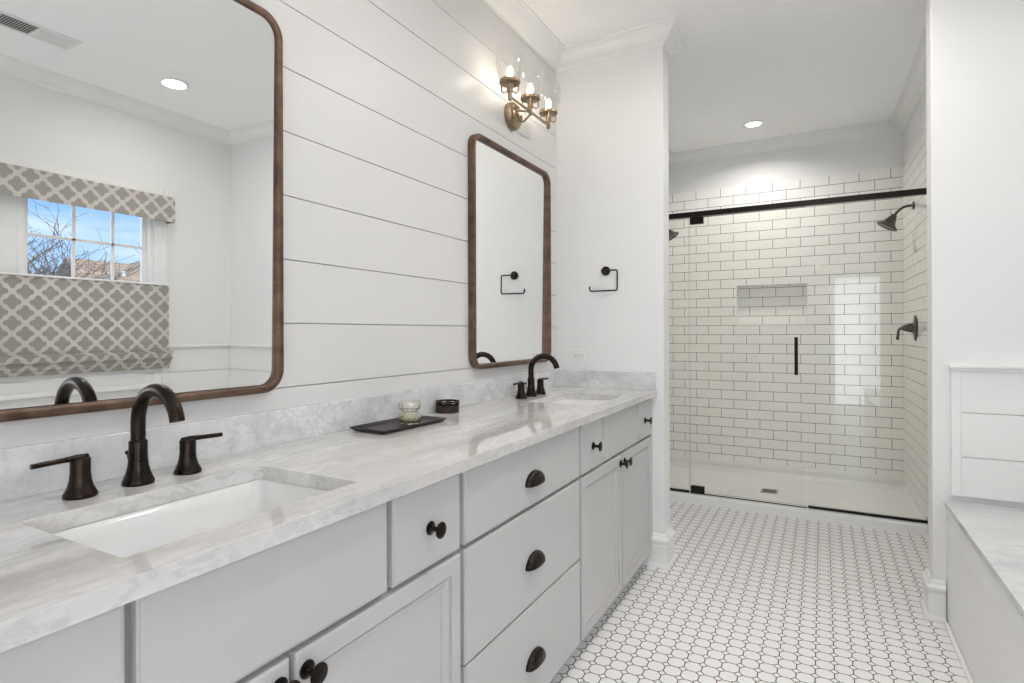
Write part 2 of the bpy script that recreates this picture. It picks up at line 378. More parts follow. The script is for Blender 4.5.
# window wall (right), twin window opening
wy0, wy1, wz0, wz1 = 0.70, 2.31, 0.80, 2.12
mb = MB()
vy0, vy1, vz0, vz1 = -1.45, -0.35, 0.95, 2.25
for (a, b, c, d) in ((YB-0.12, vy0, 0, ZC), (vy0, vy1, 0, vz0), (vy0, vy1, vz1, ZC), (vy1, wy0, 0, ZC), (wy1, Y1, 0, ZC), (wy0, wy1, 0, wz0), (wy0, wy1, wz1, ZC)): mb.box(WX, WX+0.12, a, b, c, d)
struct(mb, 'wall_right', white_paint)
# back wall with a doorway
mb = MB(); dx0, dx1, dz = 1.48, 2.10, 2.03
for (a, b, c, d) in ((-0.12, dx0, 0, ZC), (dx0, dx1, dz, ZC), (dx1, 3.05, 0, ZC)): mb.box(a, b, YB-0.12, YB, c, d)
struct(mb, 'wall_back', white_paint)
mb = MB()
for (a, b, c, d) in ((dx0-0.09, dx0, 0, dz), (dx1, dx1+0.09, 0, dz), (dx0-0.09, dx1+0.09, dz, dz+0.09)): mb.box(a, b, YB, YB+0.018, c, d, b=0.004)
struct(mb, 'door_1', trim_paint)

mb = MB()
for (a, b, c, d) in ((vy0-0.08, vy0, vz0-0.08, vz1+0.08), (vy1, vy1+0.08, vz0-0.08, vz1+0.08), (vy0, vy1, vz1, vz1+0.08), (vy0, vy1, vz0-0.08, vz0)): mb.box(WX-0.018, WX, a, b, c, d, b=0.004)
for (a, b, c, d) in ((vy0, vy1, 1.58, 1.62), ((vy0+vy1)/2-0.012, (vy0+vy1)/2+0.012, vz0, vz1)): mb.box(WX+0.05, WX+0.08, a, b, c, d)
struct(mb, 'added_side_window', trim_paint)  # trim of the unseen side window, added to let in fill light
# window_1: casing, two double-hung units, muntins, glass
mb = MB()
for (a, b, c, d) in ((wy0-0.075, wy0, wz0-0.02, wz1+0.075), (wy1, wy1+0.075, wz0-0.02, wz1+0.075), (wy0, wy1, wz1, wz1+0.075)):
    mb.box(WX-0.016, WX, a, b, c, d, b=0.003)
    mb.box(WX-0.024, WX-0.016, a+(0.0 if a < 1 else 0.055) if b-a < 0.1 else a, (b if a > 1 else a+0.02) if b-a < 0.1 else b, c, d, b=0.002)
mb.box(WX-0.05, WX+0.03, wy0-0.09, wy1+0.09, wz0-0.03, wz0, b=0.004)
mb.box(WX+0.01, WX+0.10, 1.445, 1.535, wz0, wz1, b=0.004)
casing = struct(mb, 'window_1', trim_paint)
def win_unit(y0, y1, muns):
    m1 = MB()
    for (a, b, c, d) in ((y0, y0+0.035, wz0, wz1), (y1-0.035, y1, wz0, wz1), (y0, y1, wz1-0.03, wz1), (y0, y1, wz0, wz0+0.03)): m1.box(WX+0.005, WX+0.11, a, b, c, d, b=0.003)
    m1.build('window_frame', sash_white, casing)
    zm = 1.44
    for (xx, z0, z1) in ((WX+0.055, zm-0.02, wz1-0.02), (WX+0.028, wz0+0.02, zm+0.02)):
        s_ = MB(); t = 0.034
        for (a, b, c, d) in ((y0+0.03, y0+0.03+t, z0, z1), (y1-0.03-t, y1-0.03, z0, z1), (y0+0.03, y1-0.03, z1-t, z1), (y0+0.03, y1-0.03, z0, z0+t)): s_.box(xx-0.012, xx+0.012, a, b, c, d, b=0.002)
        for yy in muns: s_.box(xx-0.007, xx+0.007, yy-0.0095, yy+0.0095, z0, z1, b=0.002)
        zz = 1.765 if z1 > 1.6 else 1.12
        s_.box(xx-0.007, xx+0.007, y0+0.03, y1-0.03, zz-0.0095, zz+0.0095, b=0.002)
        so = s_.build('window_sash', sash_white, casing)
        gl = MB().box(xx-0.002, xx+0.002, y0+0.05, y1-0.05, z0+0.02, z1-0.02).build('window_pane', window_glass, so)
win_unit(1.530, wy1+0.008, (1.838, 2.068))
win_unit(wy0, 1.450, (0.958, 1.188))

# crown moulding, one mitred run
crown = [(0, -0.079), (0.007, -0.079), (0.009, -0.071), (0.017, -0.066), (0.026, -0.062), (0.040, -0.054), (0.053, -0.040), (0.062, -0.026), (0.069, -0.019), (0.076, -0.017), (0.080, -0.010), (0.095, -0.008), (0.095, 0), (0, 0)]
loop = [(0, YB), (WX, YB), (WX, Y1), (XR, Y1), (XR, Y1B), (XSF, Y1B), (XSF, 4.085), (XSR, YS+0.008), (XSL, YS+0.008), (XSL, Y1B), (XL, Y1B), (XL, Y1), (0, Y1)]
struct(sweep(loop, crown, trim_paint, True, ZC), 'trim_1')
# baseboards
base = [(0, 0), (0.030, 0), (0.030, 0.008), (0.025, 0.018), (0.018, 0.020), (0.018, 0.105), (0.015, 0.110), (0.017, 0.122), (0.024, 0.128), (0.024, 0.140), (0.012, 0.150), (0.008, 0.162), (0, 0.166)]
struct(sweep([(XSL, 4.062), (XSL, Y1B), (XL, Y1B), (XL, Y1), (0.47, Y1)], base, trim_paint), 'baseboard_left')
struct(sweep([(1.752, Y1), (XR, Y1), (XR, Y1B), (XSF, Y1B), (XSF, 4.062)], base, trim_paint), 'baseboard_right')
struct(sweep([(0.0, 0.10), (0.0, YB), (dx0-0.09, YB)], base, trim_paint), 'baseboard_back')

# wainscot on the right partition and on the window wall round the tub
def wains():
    mb = MB(); zz = [0.527, 0.689, 0.8695, 1.050]
    for a, b in zip(zz[:-1], zz[1:]):
        mb.box(1.806, WX, Y1-0.012, Y1, a+0.0015, b-0.0015, b=0.0008)
        mb.box(WX-0.012, WX, 0.16, Y1-0.012, a+0.0015, b-0.0015, b=0.0008)
    mb.box(1.772, 1.806, Y1-0.017, Y1, 0.527, 1.050, b=0.003)
    mb.box(1.764, WX, Y1-0.034, Y1, 1.052, 1.068, b=0.004); mb.box(1.768, WX, Y1-0.024, Y1, 1.040, 1.052, b=0.003)
    mb.box(WX-0.034, WX, 0.16, Y1-0.01, 1.052, 1.068, b=0.004); mb.box(WX-0.024, WX, 0.16, Y1-0.01, 1.040, 1.052, b=0.003)
    return struct(mb, 'trim_2', trim_paint)
wains()

# ------------------------------------------------------------------ tub platform and tub
t = thing('tub_surround', 'white panelled tub platform with a white marble deck beside the right partition', 'tub surround', (1.757, 1.5, 0))
def local(mb, o):
    L = o.location; mb.v = [(x-L.x, y-L.y, z-L.z) for x, y, z in mb.v]; return mb
mb = MB(); ta = [0.012, 0.197, 0.378, 0.484]
for a, b in zip(ta[:-1], ta[1:]): mb.box(1.757, 1.775, 0.16, Y1-0.001, a+0.0008, b-0.0008, b=0.0005)
mb.box(1.775, 1.80, 0.16, Y1-0.001, 0, 0.484); mb.box(1.775, WX-0.001, 0.15, 0.17, 0, 0.484)
mb.box(1.741, 1.757, 0.16, 2.876, 0, 0.016, b=0.005)
local(mb, t).build('apron', trim_paint, t)
tx0, tx1, ty0, ty1 = 1.99, 2.74, 0.62, 2.42
bm = bmesh.new()
def ring_edges(bm, pts, z):
    vs = [bm.verts.new((x, y, z)) for x, y in pts]; return [bm.edges.new((vs[i], vs[(i+1) % len(vs)])) for i in range(len(vs))]
def slab(outer, holes, z0, z1):
    bm = bmesh.new(); E = ring_edges(bm, outer, z1)
    for h in holes: E += ring_edges(bm, h, z1)
    bmesh.ops.triangle_fill(bm, use_beauty=True, use_dissolve=False, edges=E)
    fs = bm.faces[:]; r = bmesh.ops.extrude_face_region(bm, geom=fs)
    for v in [q for q in r['geom'] if isinstance(q, bmesh.types.BMVert)]: v.co.z = z0
    return bm
bm.free()
tubhole = rr(tx0, tx1, ty0, ty1, 0.25, 10)
bm = slab([(1.748, 0.14), (WX-0.0135, 0.14), (WX-0.0135, Y1-0.0185), (1.748, Y1-0.0185)], [tubhole], 0.484, 0.506)
local(MB().bm(bm), t).build('marble_deck', deck_marble, t)
tb = thing('bathtub', 'white drop-in bathtub set into the marble deck under the window', 'bathtub', (2.365, 1.52, 0.05))
mb = MB()
def rl(ins, z, r0=0.25): return [(x, y, z) for x, y in rr(tx0+ins, tx1-ins, ty0+ins, ty1-ins, max(0.05, r0-ins), 10)]
mb.loft([rl(-0.03, 0.507), rl(-0.03, 0.517), rl(-0.015, 0.524), rl(0.02, 0.524), rl(0.035, 0.505), rl(0.06, 0.25), rl(0.12, 0.10), rl(0.25, 0.085), rl(0.25, 0.06), rl(0.09, 0.06), rl(0.02, 0.40), rl(0.012, 0.507)], smooth=True)
mb.v += []; n_ = len(rl(0, 0)); mb.add(rl(0.25, 0.085), [tuple(range(n_))]); mb.add(rl(0.25, 0.06), [tuple(range(n_))])
local(mb, tb).build('tub_shell', acrylic, tb)
local(MB().lathe([(0, 0), (0.03, 0), (0.03, 0.003), (0, 0.004)], Matrix.Translation((2.365, 1.0, 0.085))), tb).build('drain', oil_bronze, tb)

# ------------------------------------------------------------------ window dressing
mb = MB()
V0y, V1y = 0.575, 2.405
mb.box(WX-0.098, WX-0.090, V0y, V1y, 1.957, 2.135, b=0.002)
mb.box(WX-0.090, WX, V0y, V0y+0.008, 1.957, 2.135); mb.box(WX-0.090, WX, V1y-0.008, V1y, 1.957, 2.135)
mb.box(WX-0.090, WX, V0y, V1y, 2.127, 2.135)
va = thing('valance', 'flat taupe trellis-patterned valance over the top of the tub window', 'valance', (WX, 1.49, 2.135))
local(mb, va).build('valance_fabric', fabric_v, va)
sh = thing('roman_shade', 'taupe and cream trellis roman shade covering the lower tub window', 'window shade', (WX, 1.49, 1.51))
mb = MB(); n = 24; prof = [(-0.040, 1.510), (-0.040, 1.02)]
y0s, y1s = 0.585, 2.395
def shade_sheet(pr, t=0.003):
    a = [(WX+x, z) for x, z in pr]; out = []
    b = [(x-t, z) for x, z in a][::-1]; lp = a+b
    mb.add([(x, y0s, z) for x, z in lp]+[(x, y1s, z) for x, z in lp], [tuple(range(len(lp))), tuple(range(len(lp), 2*len(lp)))[::-1]]+[(i, (i+1) % len(lp), len(lp)+(i+1) % len(lp), len(lp)+i) for i in range(len(lp))])
shade_sheet(prof)
mb2 = mb
local(mb, sh).build('flat_panel', fabric, sh)
for (zt, zb, x) in ((1.032, 0.975, -0.100), (0.995, 0.935, -0.078), (0.965, 0.905, -0.060)):
    mb = MB(); shade_sheet([(-0.042, zt), (x-0.004, zt-0.006), (x, zt-0.018), (x+0.003, zb+0.010), (x+0.010, zb), (x+0.012, zb+0.004)])
    local(mb, sh).build('fabric_fold', fabric, sh)
mb = MB().box(WX-0.060, WX-0.036, y0s, y1s, 1.502, 1.514, b=0.003); local(mb, sh).build('top_rail', sash_white, sh)

# ------------------------------------------------------------------ vanity cabinets
CX = 0.540; FT = 0.018
def knob(parent, y, z, L, bz=0):
    T = Matrix.Translation((CX-L.x, y-L.y, z-L.z)) @ Matrix.Rotation(R(90), 4, 'Y')
    mb = MB().lathe([(0.0145, 0), (0.0155, 0.001), (0.0155, 0.003), (0.013, 0.0045), (0.007, 0.006), (0.0055, 0.010), (0.0055, 0.021), (0.008, 0.025), (0.0165, 0.0275), (0.0185, 0.0295), (0.0182, 0.0315), (0.010, 0.0335), (0, 0.034)], T, 28)
    return mb.build('knob', knob_bronze, parent)
def cup_pull(parent, y, z, L):
    w, h, p, th = 0.056, 0.040, 0.025, 0.0022; mb = MB(); nu, nv = 22, 12; vs = []; fs = []
    for side, k in ((0, 1.0), (1, 0.93)):
        for i in range(nu+1):
            a = pi*i/nu
            for j in range(nv+1):
                e = pi/2*j/nv   # 0: on the face (x=0 rim), pi/2: out front at the bottom rim
                c_ = cos(e)
                yy = -cos(a)*w*(c_*0.999+0.001) if True else 0
                vs.append((0, 0, 0)); 
                ry = w*k*cos(a); rz = h*k*sin(a)
                # superellipse bulge towards the lower front
                xx = p*k*sin(a)**0.6*sin(e)**0.8
                vs[-1] = (CX+xx+(0 if k == 1 else 0.0005), y+ry, z-0.5*h+rz*c_**0.9)
    n1 = (nu+1)*(nv+1)
    for o_ in (0, n1):
        for i in range(nu):
            for j in range(nv): a = o_+i*(nv+1)+j; fs.append((a, a+1, a+nv+2, a+nv+1))
    for i in range(nu):   # bottom lip
        a = i*(nv+1)+nv; fs.append((a, a+nv+1, a+nv+1+n1, a+n1))
    for i in range(nu):   # rim on the drawer face
        a = i*(nv+1); fs.append((a, a+nv+1, a+nv+1+n1, a+n1))
    mb.add(vs, fs, None, True); mb.v = [(q[0]-L.x, q[1]-L.y, q[2]-L.z) for q in mb.v]
    return mb.build('cup_pull', knob_bronze, parent)
def slab_front(y0, y1, z0, z1, L, name, parent):
    mb = MB(); c = 0.003
    lo = lambda x, i: [(x, y0+i, z0+i), (x, y1-i, z0+i), (x, y1-i, z1-i), (x, y0+i, z1-i)]
    mb.loft([lo(CX-FT, 0), lo(CX-0.0045, 0), lo(CX-0.0040, 0.0030), lo(CX-0.0010, 0.0042), lo(CX, 0.007)], cap0=True, cap1=True)
    mb.v = [(q[0]-L.x, q[1]-L.y, q[2]-L.z) for q in mb.v]
    return mb.build(name, cab_paint, parent)
def door(y0, y1, z0, z1, L, parent):
    mb = MB(); w = 0.039
    lo = lambda x, i: [(x, y0+i, z0+i), (x, y1-i, z0+i), (x, y1-i, z1-i), (x, y0+i, z1-i)]
    mb.loft([lo(CX-FT, 0), lo(CX-0.004, 0), lo(CX-0.0012, 0.0012), lo(CX, 0.005), lo(CX, w), lo(CX-0.006, w+0.0008), lo(CX-0.006, w+0.005), lo(CX-0.0035, w+0.006), lo(CX-0.005, w+0.014), lo(CX-0.008, w+0.022), lo(CX-0.008, w+0.030), lo(CX-0.011, w+0.031), lo(CX-0.011, w+0.034)], cap0=True, cap1=True)
    mb.v = [(q[0]-L.x, q[1]-L.y, q[2]-L.z) for q in mb.v]
    return mb.build('door', cab_paint, parent)
ZT, ZR1, ZR2, ZBOT = 0.866, 0.679, 0.668, 0.075
def carcass(y0, y1, c, toe=True, ext0=0, ext1=0, open_top=False):
    L = c.location; mb = MB(); xb = CX-FT
    # side panels, bottom, back, face frame
    mb.box(0.002, xb-0.018, y0, y0+0.016, 0.10, 0.872); mb.box(0.002, xb-0.018, y1-0.016, y1, 0.10, 0.872)
    mb.box(0.002, xb-0.018, y0+0.016, y1-0.016, 0.10, 0.116); mb.box(0.002, 0.010, y0+0.016, y1-0.016, 0.116, 0.872)
    mb.v = [(q[0]-L.x, q[1]-L.y, q[2]-L.z) for q in mb.v]; mb.build('carcass', cab_paint, c)
    mb = MB().box(xb-0.018, xb, y0-ext0, y1+ext1, 0.098, 0.8715); mb.v = [(q[0]-L.x, q[1]-L.y, q[2]-L.z) for q in mb.v]; mb.build('face_frame', cab_gap_shade, c)
    mb = MB().box(0.44, 0.458, y0, y1, 0, 0.10); mb.v = [(q[0]-L.x, q[1]-L.y, q[2]-L.z) for q in mb.v]; mb.build('toe_kick', cab_paint, c)
def sink_cab(y0, A, Bp, C_, D1, D2, y1, label, ext1=0, knobs=(True, True)):
    c = thing('sink_cabinet', label, 'cabinet', (0.27, (y0+y1)/2, 0), 'grey sink cabinets under the marble countertop'); L = c.location
    carcass(y0, y1, c)
    d = slab_front(*A, ZR1, ZT, L, 'drawer', c); knob(d, (A[0]+A[1])/2, 0.768, L)
    slab_front(*Bp, ZR1, ZT, L, 'false_drawer_front', c)
    d = slab_front(*C_, ZR1, ZT, L, 'drawer', c); knob(d, (C_[0]+C_[1])/2, 0.766, L)
    d = door(*D1, ZBOT, ZR2, L, c); knob(d, D1[1]-0.022, 0.632, L)
    d = door(*D2, ZBOT, ZR2, L, c); knob(d, D2[0]+0.022, 0.632, L)
    return c
sink_cab(0.135, (0.147, 0.389), (0.403, 0.880), (0.896, 1.140), (0.147, 0.638), (0.650, 1.140), 1.1495, 'pale grey sink cabinet nearest the camera, below the large left mirror')
c2 = sink_cab(1.9175, (1.926, 2.157), (2.169, 2.636), (2.648, 2.880), (1.926, 2.397), (2.409, 2.880), 2.898, 'pale grey sink cabinet at the far end beside the partition wall')
L = c2.location
mb = MB().box(CX-FT, CX-0.003, 2.884, 2.9105, 0.075, 0.871); mb.v = [(q[0]-L.x, q[1]-L.y, q[2]-L.z) for q in mb.v]; mb.build('filler_strip', cab_paint, c2)
db = thing('drawer_cabinet', 'pale grey three-drawer cabinet with dark cup pulls between the two sink cabinets', 'cabinet', (0.27, 1.5335, 0)); L = db.location
carcass(1.1505, 1.9165, db)
for (a, b, pz) in ((ZR1, ZT, 0.765), (0.383, ZR2, 0.519), (ZBOT, 0.378, 0.222)):
    d = slab_front(1.160, 1.908, a, b, L, 'drawer', db); cup_pull(d, 1.534, pz, L)

# ------------------------------------------------------------------ countertop, sinks, faucets
CT0, CT1, CFX = 0.872, 0.902, 0.562
ct = thing('countertop', 'long white marble countertop with grey veining running along the shiplap wall', 'countertop', (0.28, 1.52, CT1))
H1 = (0.185, 0.485, 0.412, 0.852); H2 = (0.185, 0.485, 2.178, 2.612)
bm = slab(rr(0.0015, CFX, 0.115, 2.9105, 0.002, 1), [rr(*H1, 0.009, 5), rr(*H2, 0.009, 5)], CT0, CT1)
top_e = [e for e in bm.edges if e.calc_face_angle(0) > 1 and all(abs(v.co.z-CT1) < 1e-5 for v in e.verts)]
bmesh.ops.recalc_face_normals(bm, faces=bm.faces[:])
bmesh.ops.bevel(bm, geom=top_e, offset=0.0018, segments=2, affect='EDGES', profile=0.5)
local(MB().bm(bm), ct).build('slab', counter_marble, ct)
local(MB().box(0.0015, 0.0205, 0.115, 2.9105, CT1, 0.995, b=0.0015), ct).build('backsplash', splash_marble, ct)
local(MB().box(0.0205, 0.555, 2.8915, 2.9105, CT1, 0.995, b=0.0015), ct).build('side_splash', splash_marble, ct)
def basin(H, label):
    x0, x1, y0, y1 = H; cy = (y0+y1)/2; cx = (x0+x1)/2
    s = thing('sink_basin', label, 'sink', (cx, cy, 0.74), 'undermount sink basins')
    def lp(i, z, r=0.03): return [(x, y, z) for x, y in rr(x0+i, x1-i, y0+i, y1-i, max(0.004, r), 8)]
    mb = MB()
    mb.loft([lp(-0.02, 0.8715, 0.02), lp(-0.003, 0.8715, 0.018), lp(0.001, 0.868, 0.020), lp(0.006, 0.845, 0.026), lp(0.018, 0.785, 0.036), lp(0.032, 0.765, 0.040), lp(0.06, 0.757, 0.042), lp(0.127, 0.751, 0.022), lp(0.127, 0.738, 0.022), lp(0.05, 0.744, 0.042), lp(0.012, 0.765, 0.036), lp(-0.006, 0.845, 0.026), lp(-0.02, 0.858, 0.02)], smooth=True, ring=True)
    local(mb, s).build('bowl', ceramic, s)
    local(MB().lathe([(0, -0.012), (0.020, -0.012), (0.0225, 0.001), (0.024, 0.003), (0.014, 0.004), (0.013, 0.001), (0.012, 0.004), (0, 0.006)], Matrix.Translation((cx, cy, 0.752)), 28), s).build('drain', oil_bronze, s)
basin(H1, 'white rectangular undermount sink in the foreground of the marble counter')
basin(H2, 'white rectangular undermount sink at the far end near the outlet')
def faucet(label):
    f = thing('faucet', label, 'faucet', (0, 0, 0), 'widespread bronze faucets')
    px = 0.105
    mb = MB().lathe([(0.0275, 0), (0.0285, 0.002), (0.0285, 0.007), (0.0262, 0.012), (0.0215, 0.024), (0.0182, 0.038), (0.0165, 0.055), (0.0165, 0.0855), (0.0155, 0.087), (0.0138, 0.088)], Matrix.Translation((px, 0, 0)), 36)
    mb.build('spout_base', oil_bronze, f)
    pts = [(px, 0, 0.085), (px, 0, 0.10), (px, 0, 0.118)]; r0 = 0.067
    for k in range(25): a = pi-k*(pi*0.93)/24; pts.append((px+r0+r0*cos(a), 0, 0.1235+r0*sin(a)))
    e = Vector(pts[-1]); d = (Vector(pts[-1])-Vector(pts[-2])).normalized(); pts.append(tuple(e+d*0.004))
    rad = [0.0132]*(len(pts)-1)+[0.0132]
    MB().tube(pts, rad, 22).build('spout', oil_bronze, f)
    MB().tube([(px-0.021, -0.004, 0.03), (px-0.026, -0.006, 0.058)], 0.0022, 8).lathe([(0, 0), (0.005, 0.002), (0.005, 0.008), (0, 0.010)], Matrix.Translation((px-0.026, -0.006, 0.056)), 14).build('lift_rod', oil_bronze, f)
    for s in (-1, 1):
        h = MB().lathe([(0.0262, 0), (0.0272, 0.002), (0.0272, 0.006), (0.0255, 0.009), (0.0205, 0.019), (0.0172, 0.032), (0.016, 0.045), (0.016, 0.070), (0.0145, 0.072), (0, 0.072)], Matrix.Translation((px, 0.101*s, 0)), 32).build('handle', oil_bronze, f)
        yb = 0.101*s
        mb = MB().tube([(px, yb-0.012*s, 0.0715), (px, yb+0.006*s, 0.0725), (px+0.002, yb+0.03*s, 0.072), (px+0.004, yb+0.076*s, 0.0705)], [0.0062, 0.0062, 0.0050, 0.0048], 12)
        mb.build('lever', oil_bronze, h)
    return f
fa = faucet('oil-rubbed bronze widespread faucet at the foreground sink'); fa.location = (0, 0.632, CT1)
fb = copy_tree(fa); fb.location = (0, 2.378, CT1); fb['label'] = 'oil-rubbed bronze widespread faucet at the far sink by the outlet'

# ------------------------------------------------------------------ mirrors
def mirror(y0, y1, label, gx):
    z0, z1, Rr = 1.046, 2.056, 0.062; cy, cz = (y0+y1)/2, 1.555
    t = thing('wall_mirror', label, 'mirror', (0.0015, cy, cz), 'bronze framed wall mirrors')
    def lp(o, x): return [(x, a, b) for a, b in rr(y0+o-cy, y1-o-cy, z0+o-cz, z1-o-cz, Rr-o, 10)]
    MB().loft([lp(0.0, 0.0), lp(0.0, 0.0265), lp(0.0015, 0.029), lp(0.004, 0.030), lp(0.0150, 0.030), lp(0.0175, 0.0285), lp(0.0195, 0.025), lp(0.0200, 0.010), lp(0.0207, 0.004), lp(0.0207, 0.0)], smooth=True, ring=True).build('frame', frame_bronze, t)
    tilt = 0.0085
    o = MB().loft([lp(0.0214, -0.0015), lp(0.0214, 0.0015)], cap0=True, cap1=True).build('mirror_glass', mirror_m, t)
    o.location = (gx, 0, 0); o.rotation_euler = (0, tilt, 0)
    return t
mirror(0.274, 1.045, 'large bronze-framed mirror over the foreground sink, reflecting the window', 0.0165)
mirror(2.000, 2.770, 'bronze-framed mirror over the far sink, reflecting the towel ring', 0.0065)

# ------------------------------------------------------------------ sconce
sc = thing('wall_sconce', 'aged brass three-light sconce with clear glass shades above the far mirror', 'wall light', (0, 2.378, 2.24))
T = Matrix.Translation((0.0012, 0, 0)) @ Matrix.Rotation(R(90), 4, 'Y')
MB().lathe([(0.064, 0), (0.066, 0.003), (0.066, 0.016), (0.062, 0.026), (0.050, 0.038), (0.030, 0.046), (0, 0.049)], T, 40).lathe([(0, 0), (0.006, 0), (0.006, 0.004), (0, 0.006)], Matrix.Translation((0.043, 0, 0.034)) @ Matrix.Rotation(R(90), 4, 'Y'), 12).build('back_plate', brass, sc)
BX = 0.112; BZ = 0.0
for (ys, zs_) in ((-0.03, 0.010), (0.03, -0.022)):
    MB().tube([(0.044, ys, zs_), (0.06, ys*0.9, zs_), (0.09, ys*0.35, zs_*0.6), (BX, ys*0.1, BZ)], 0.0048, 12).build('arm', brass, sc)
MB().tube([(BX, -0.208, BZ), (BX, 0.188, BZ)], 0.0058, 14).build('crossbar', brass, sc)
for yy in (-0.208, -0.010, 0.188):
    TT = Matrix.Translation((BX, yy, 0))
    so = MB().lathe([(0, -0.020), (0.007, -0.018), (0.0095, -0.012), (0.0095, 0.014), (0.014, 0.018), (0.015, 0.044), (0.018, 0.052), (0.044, 0.055), (0.046, 0.057), (0.046, 0.069), (0.043, 0.071), (0.016, 0.071), (0.012, 0.075), (0, 0.075)], TT, 32).build('lamp_socket', brass, sc)
    for k in range(4):
        a = 2*pi*k/4+0.5; c_, s_ = cos(a), sin(a)
        MB().tube([(BX+0.012*c_, yy+0.012*s_, 0.022), (BX+0.028*c_, yy+0.028*s_, 0.014), (BX+0.037*c_, yy+0.037*s_, 0.023), (BX+0.037*c_, yy+0.037*s_, 0.056)], 0.0030, 8).build('cage_wire', brass, so)
    MB().lathe([(0.009, 0.073), (0.0095, 0.080), (0.0125, 0.092), (0.013, 0.106), (0.010, 0.122), (0.004, 0.130), (0, 0.131)], TT, 20).build('bulb', bulb_m, so)
    MB().lathe([(0.042, 0.069), (0.047, 0.082), (0.058, 0.112), (0.063, 0.142), (0.062, 0.172), (0.058, 0.205), (0.0565, 0.205), (0.0605, 0.172), (0.0615, 0.142), (0.0565, 0.113), (0.0455, 0.084), (0.0405, 0.071)], TT, 36, cap=False).build('glass_shade', clear_glass, so)

sc2 = copy_tree(sc); sc2.location = (0, 0.66, 2.24); sc2['label'] = 'added unseen copy of the aged brass sconce above the large mirror nearest the camera'  # copy added out of frame to brighten the ceiling and near wall
sc['group'] = sc2['group'] = 'three-light wall sconces'
# ------------------------------------------------------------------ towel ring, outlet
tr = thing('towel_ring', 'dark bronze open square towel ring on the partition wall', 'towel ring', (0.290, Y1, 1.532))
T = Matrix.Rotation(R(90), 4, 'X')
MB().lathe([(0.024, 0.0005), (0.025, 0.003), (0.025, 0.008), (0.020, 0.010), (0.008, 0.011), (0.0065, 0.014), (0.0065, 0.034), (0.005, 0.037), (0, 0.037)], T, 28).build('wall_post', knob_bronze, tr)
def arc(c, r, a0, a1, n=6): return [(c[0]+r*cos(R(a0+(a1-a0)*k/n)), -0.031, c[1]+r*sin(R(a0+(a1-a0)*k/n))) for k in range(n+1)]
pp = [(-0.018, -0.031, 0.0), (0, -0.031, 0.0)] + arc((0.062, -0.010), 0.010, 90, 0) + arc((0.062, -0.098), 0.010, 0, -90) + arc((-0.070, -0.096), 0.012, 270, 180) + [(-0.082, -0.031, -0.082)]
MB().tube(pp, 0.0042, 12).build('open_ring', knob_bronze, tr)
ou = thing('electrical_outlet', 'white duplex outlet plate mounted sideways above the side splash', 'outlet', (0.134, Y1, 1.072))
MB().box(-0.060, 0.060, -0.006, 0, -0.038, 0.038, b=0.002).build('cover_plate', plastic, ou)
MB().box(-0.034, 0.034, -0.009, -0.006, -0.017, 0.017, b=0.001).build('receptacle', plastic, ou)
mb = MB()
for cx in (-0.018, 0.018):
    mb.box(cx-0.006, cx+0.003, -0.0094, -0.0088, 0.005, 0.0072); mb.box(cx-0.006, cx+0.003, -0.0094, -0.0088, -0.0072, -0.005); mb.box(cx+0.006, cx+0.010, -0.0094, -0.0088, -0.002, 0.002)
mb.box(-0.003, 0.003, -0.0094, -0.0088, 0.003, 0.006)
mb.build('slots', slot_dark, ou)

# ------------------------------------------------------------------ counter accessories
ty = thing('tray', 'long dark rectangular tray with flared rim on the countertop', 'tray', (0.118, 1.420, CT1), rot=(0, 0, R(-2)))
def tl(w, l, z, r=0.003): return [(x, y, z) for x, y in rr(-w, w, -l, l, r, 4)]
MB().loft([tl(0.058, 0.134, 0.0), tl(0.062, 0.138, 0.002), tl(0.073, 0.150, 0.011), tl(0.073, 0.150, 0.0135), tl(0.070, 0.147, 0.0135), tl(0.059, 0.135, 0.0050), tl(0.054, 0.130, 0.0042)], cap0=True, cap1=True, smooth=True).build('tray_dish', tray_m, ty)
ja = thing('candle_jar', 'small faceted glass candle jar with gold flecks standing on the dark tray', 'candle jar', (0.130, 1.452, CT1+0.0044)); ja.scale = (1.22, 1.22, 0.93)
MB().lathe([(0.020, 0.0), (0.026, 0.003), (0.031, 0.013), (0.032, 0.023), (0.027, 0.036), (0.021, 0.042), (0.022, 0.047), (0.029, 0.056), (0.031, 0.066), (0.030, 0.074), (0.0285, 0.074), (0.029, 0.066), (0.027, 0.058), (0.019, 0.048), (0.018, 0.041), (0.024, 0.034), (0.029, 0.023), (0.028, 0.014), (0.023, 0.006), (0, 0.006)], None, 12, smooth=False).build('glass_jar', jar_glass, ja)
MB().lathe([(0, 0.0075), (0.019, 0.0075), (0.025, 0.014), (0.026, 0.022), (0.022, 0.030), (0, 0.031)], None, 20).build('wax', wax_m, ja)
MB().lathe([(0.0315, 0.075), (0.0315, 0.078), (0.0285, 0.078), (0.0285, 0.075), (0.0315, 0.075)], None, 30, cap=False).build('gold_rim', gold_m, ja)
co = thing('candle_holder', 'low round dark iron holder with cut-out rim beside the tray', 'holder', (0.066, 1.755, CT1)); co.scale = (0.9, 0.9, 1.1)
MB().lathe([(0, 0), (0.046, 0), (0.048, 0.002), (0.048, 0.022), (0.046, 0.024), (0.043, 0.024), (0.043, 0.006), (0, 0.006)], None, 40).build('cup', rust_m, co)
mb = MB()
for (z0, z1) in ((0.034, 0.040),): mb.lathe([(0.049, z0), (0.049, z1), (0.044, z1), (0.044, z0), (0.049, z0)], None, 40, cap=False)
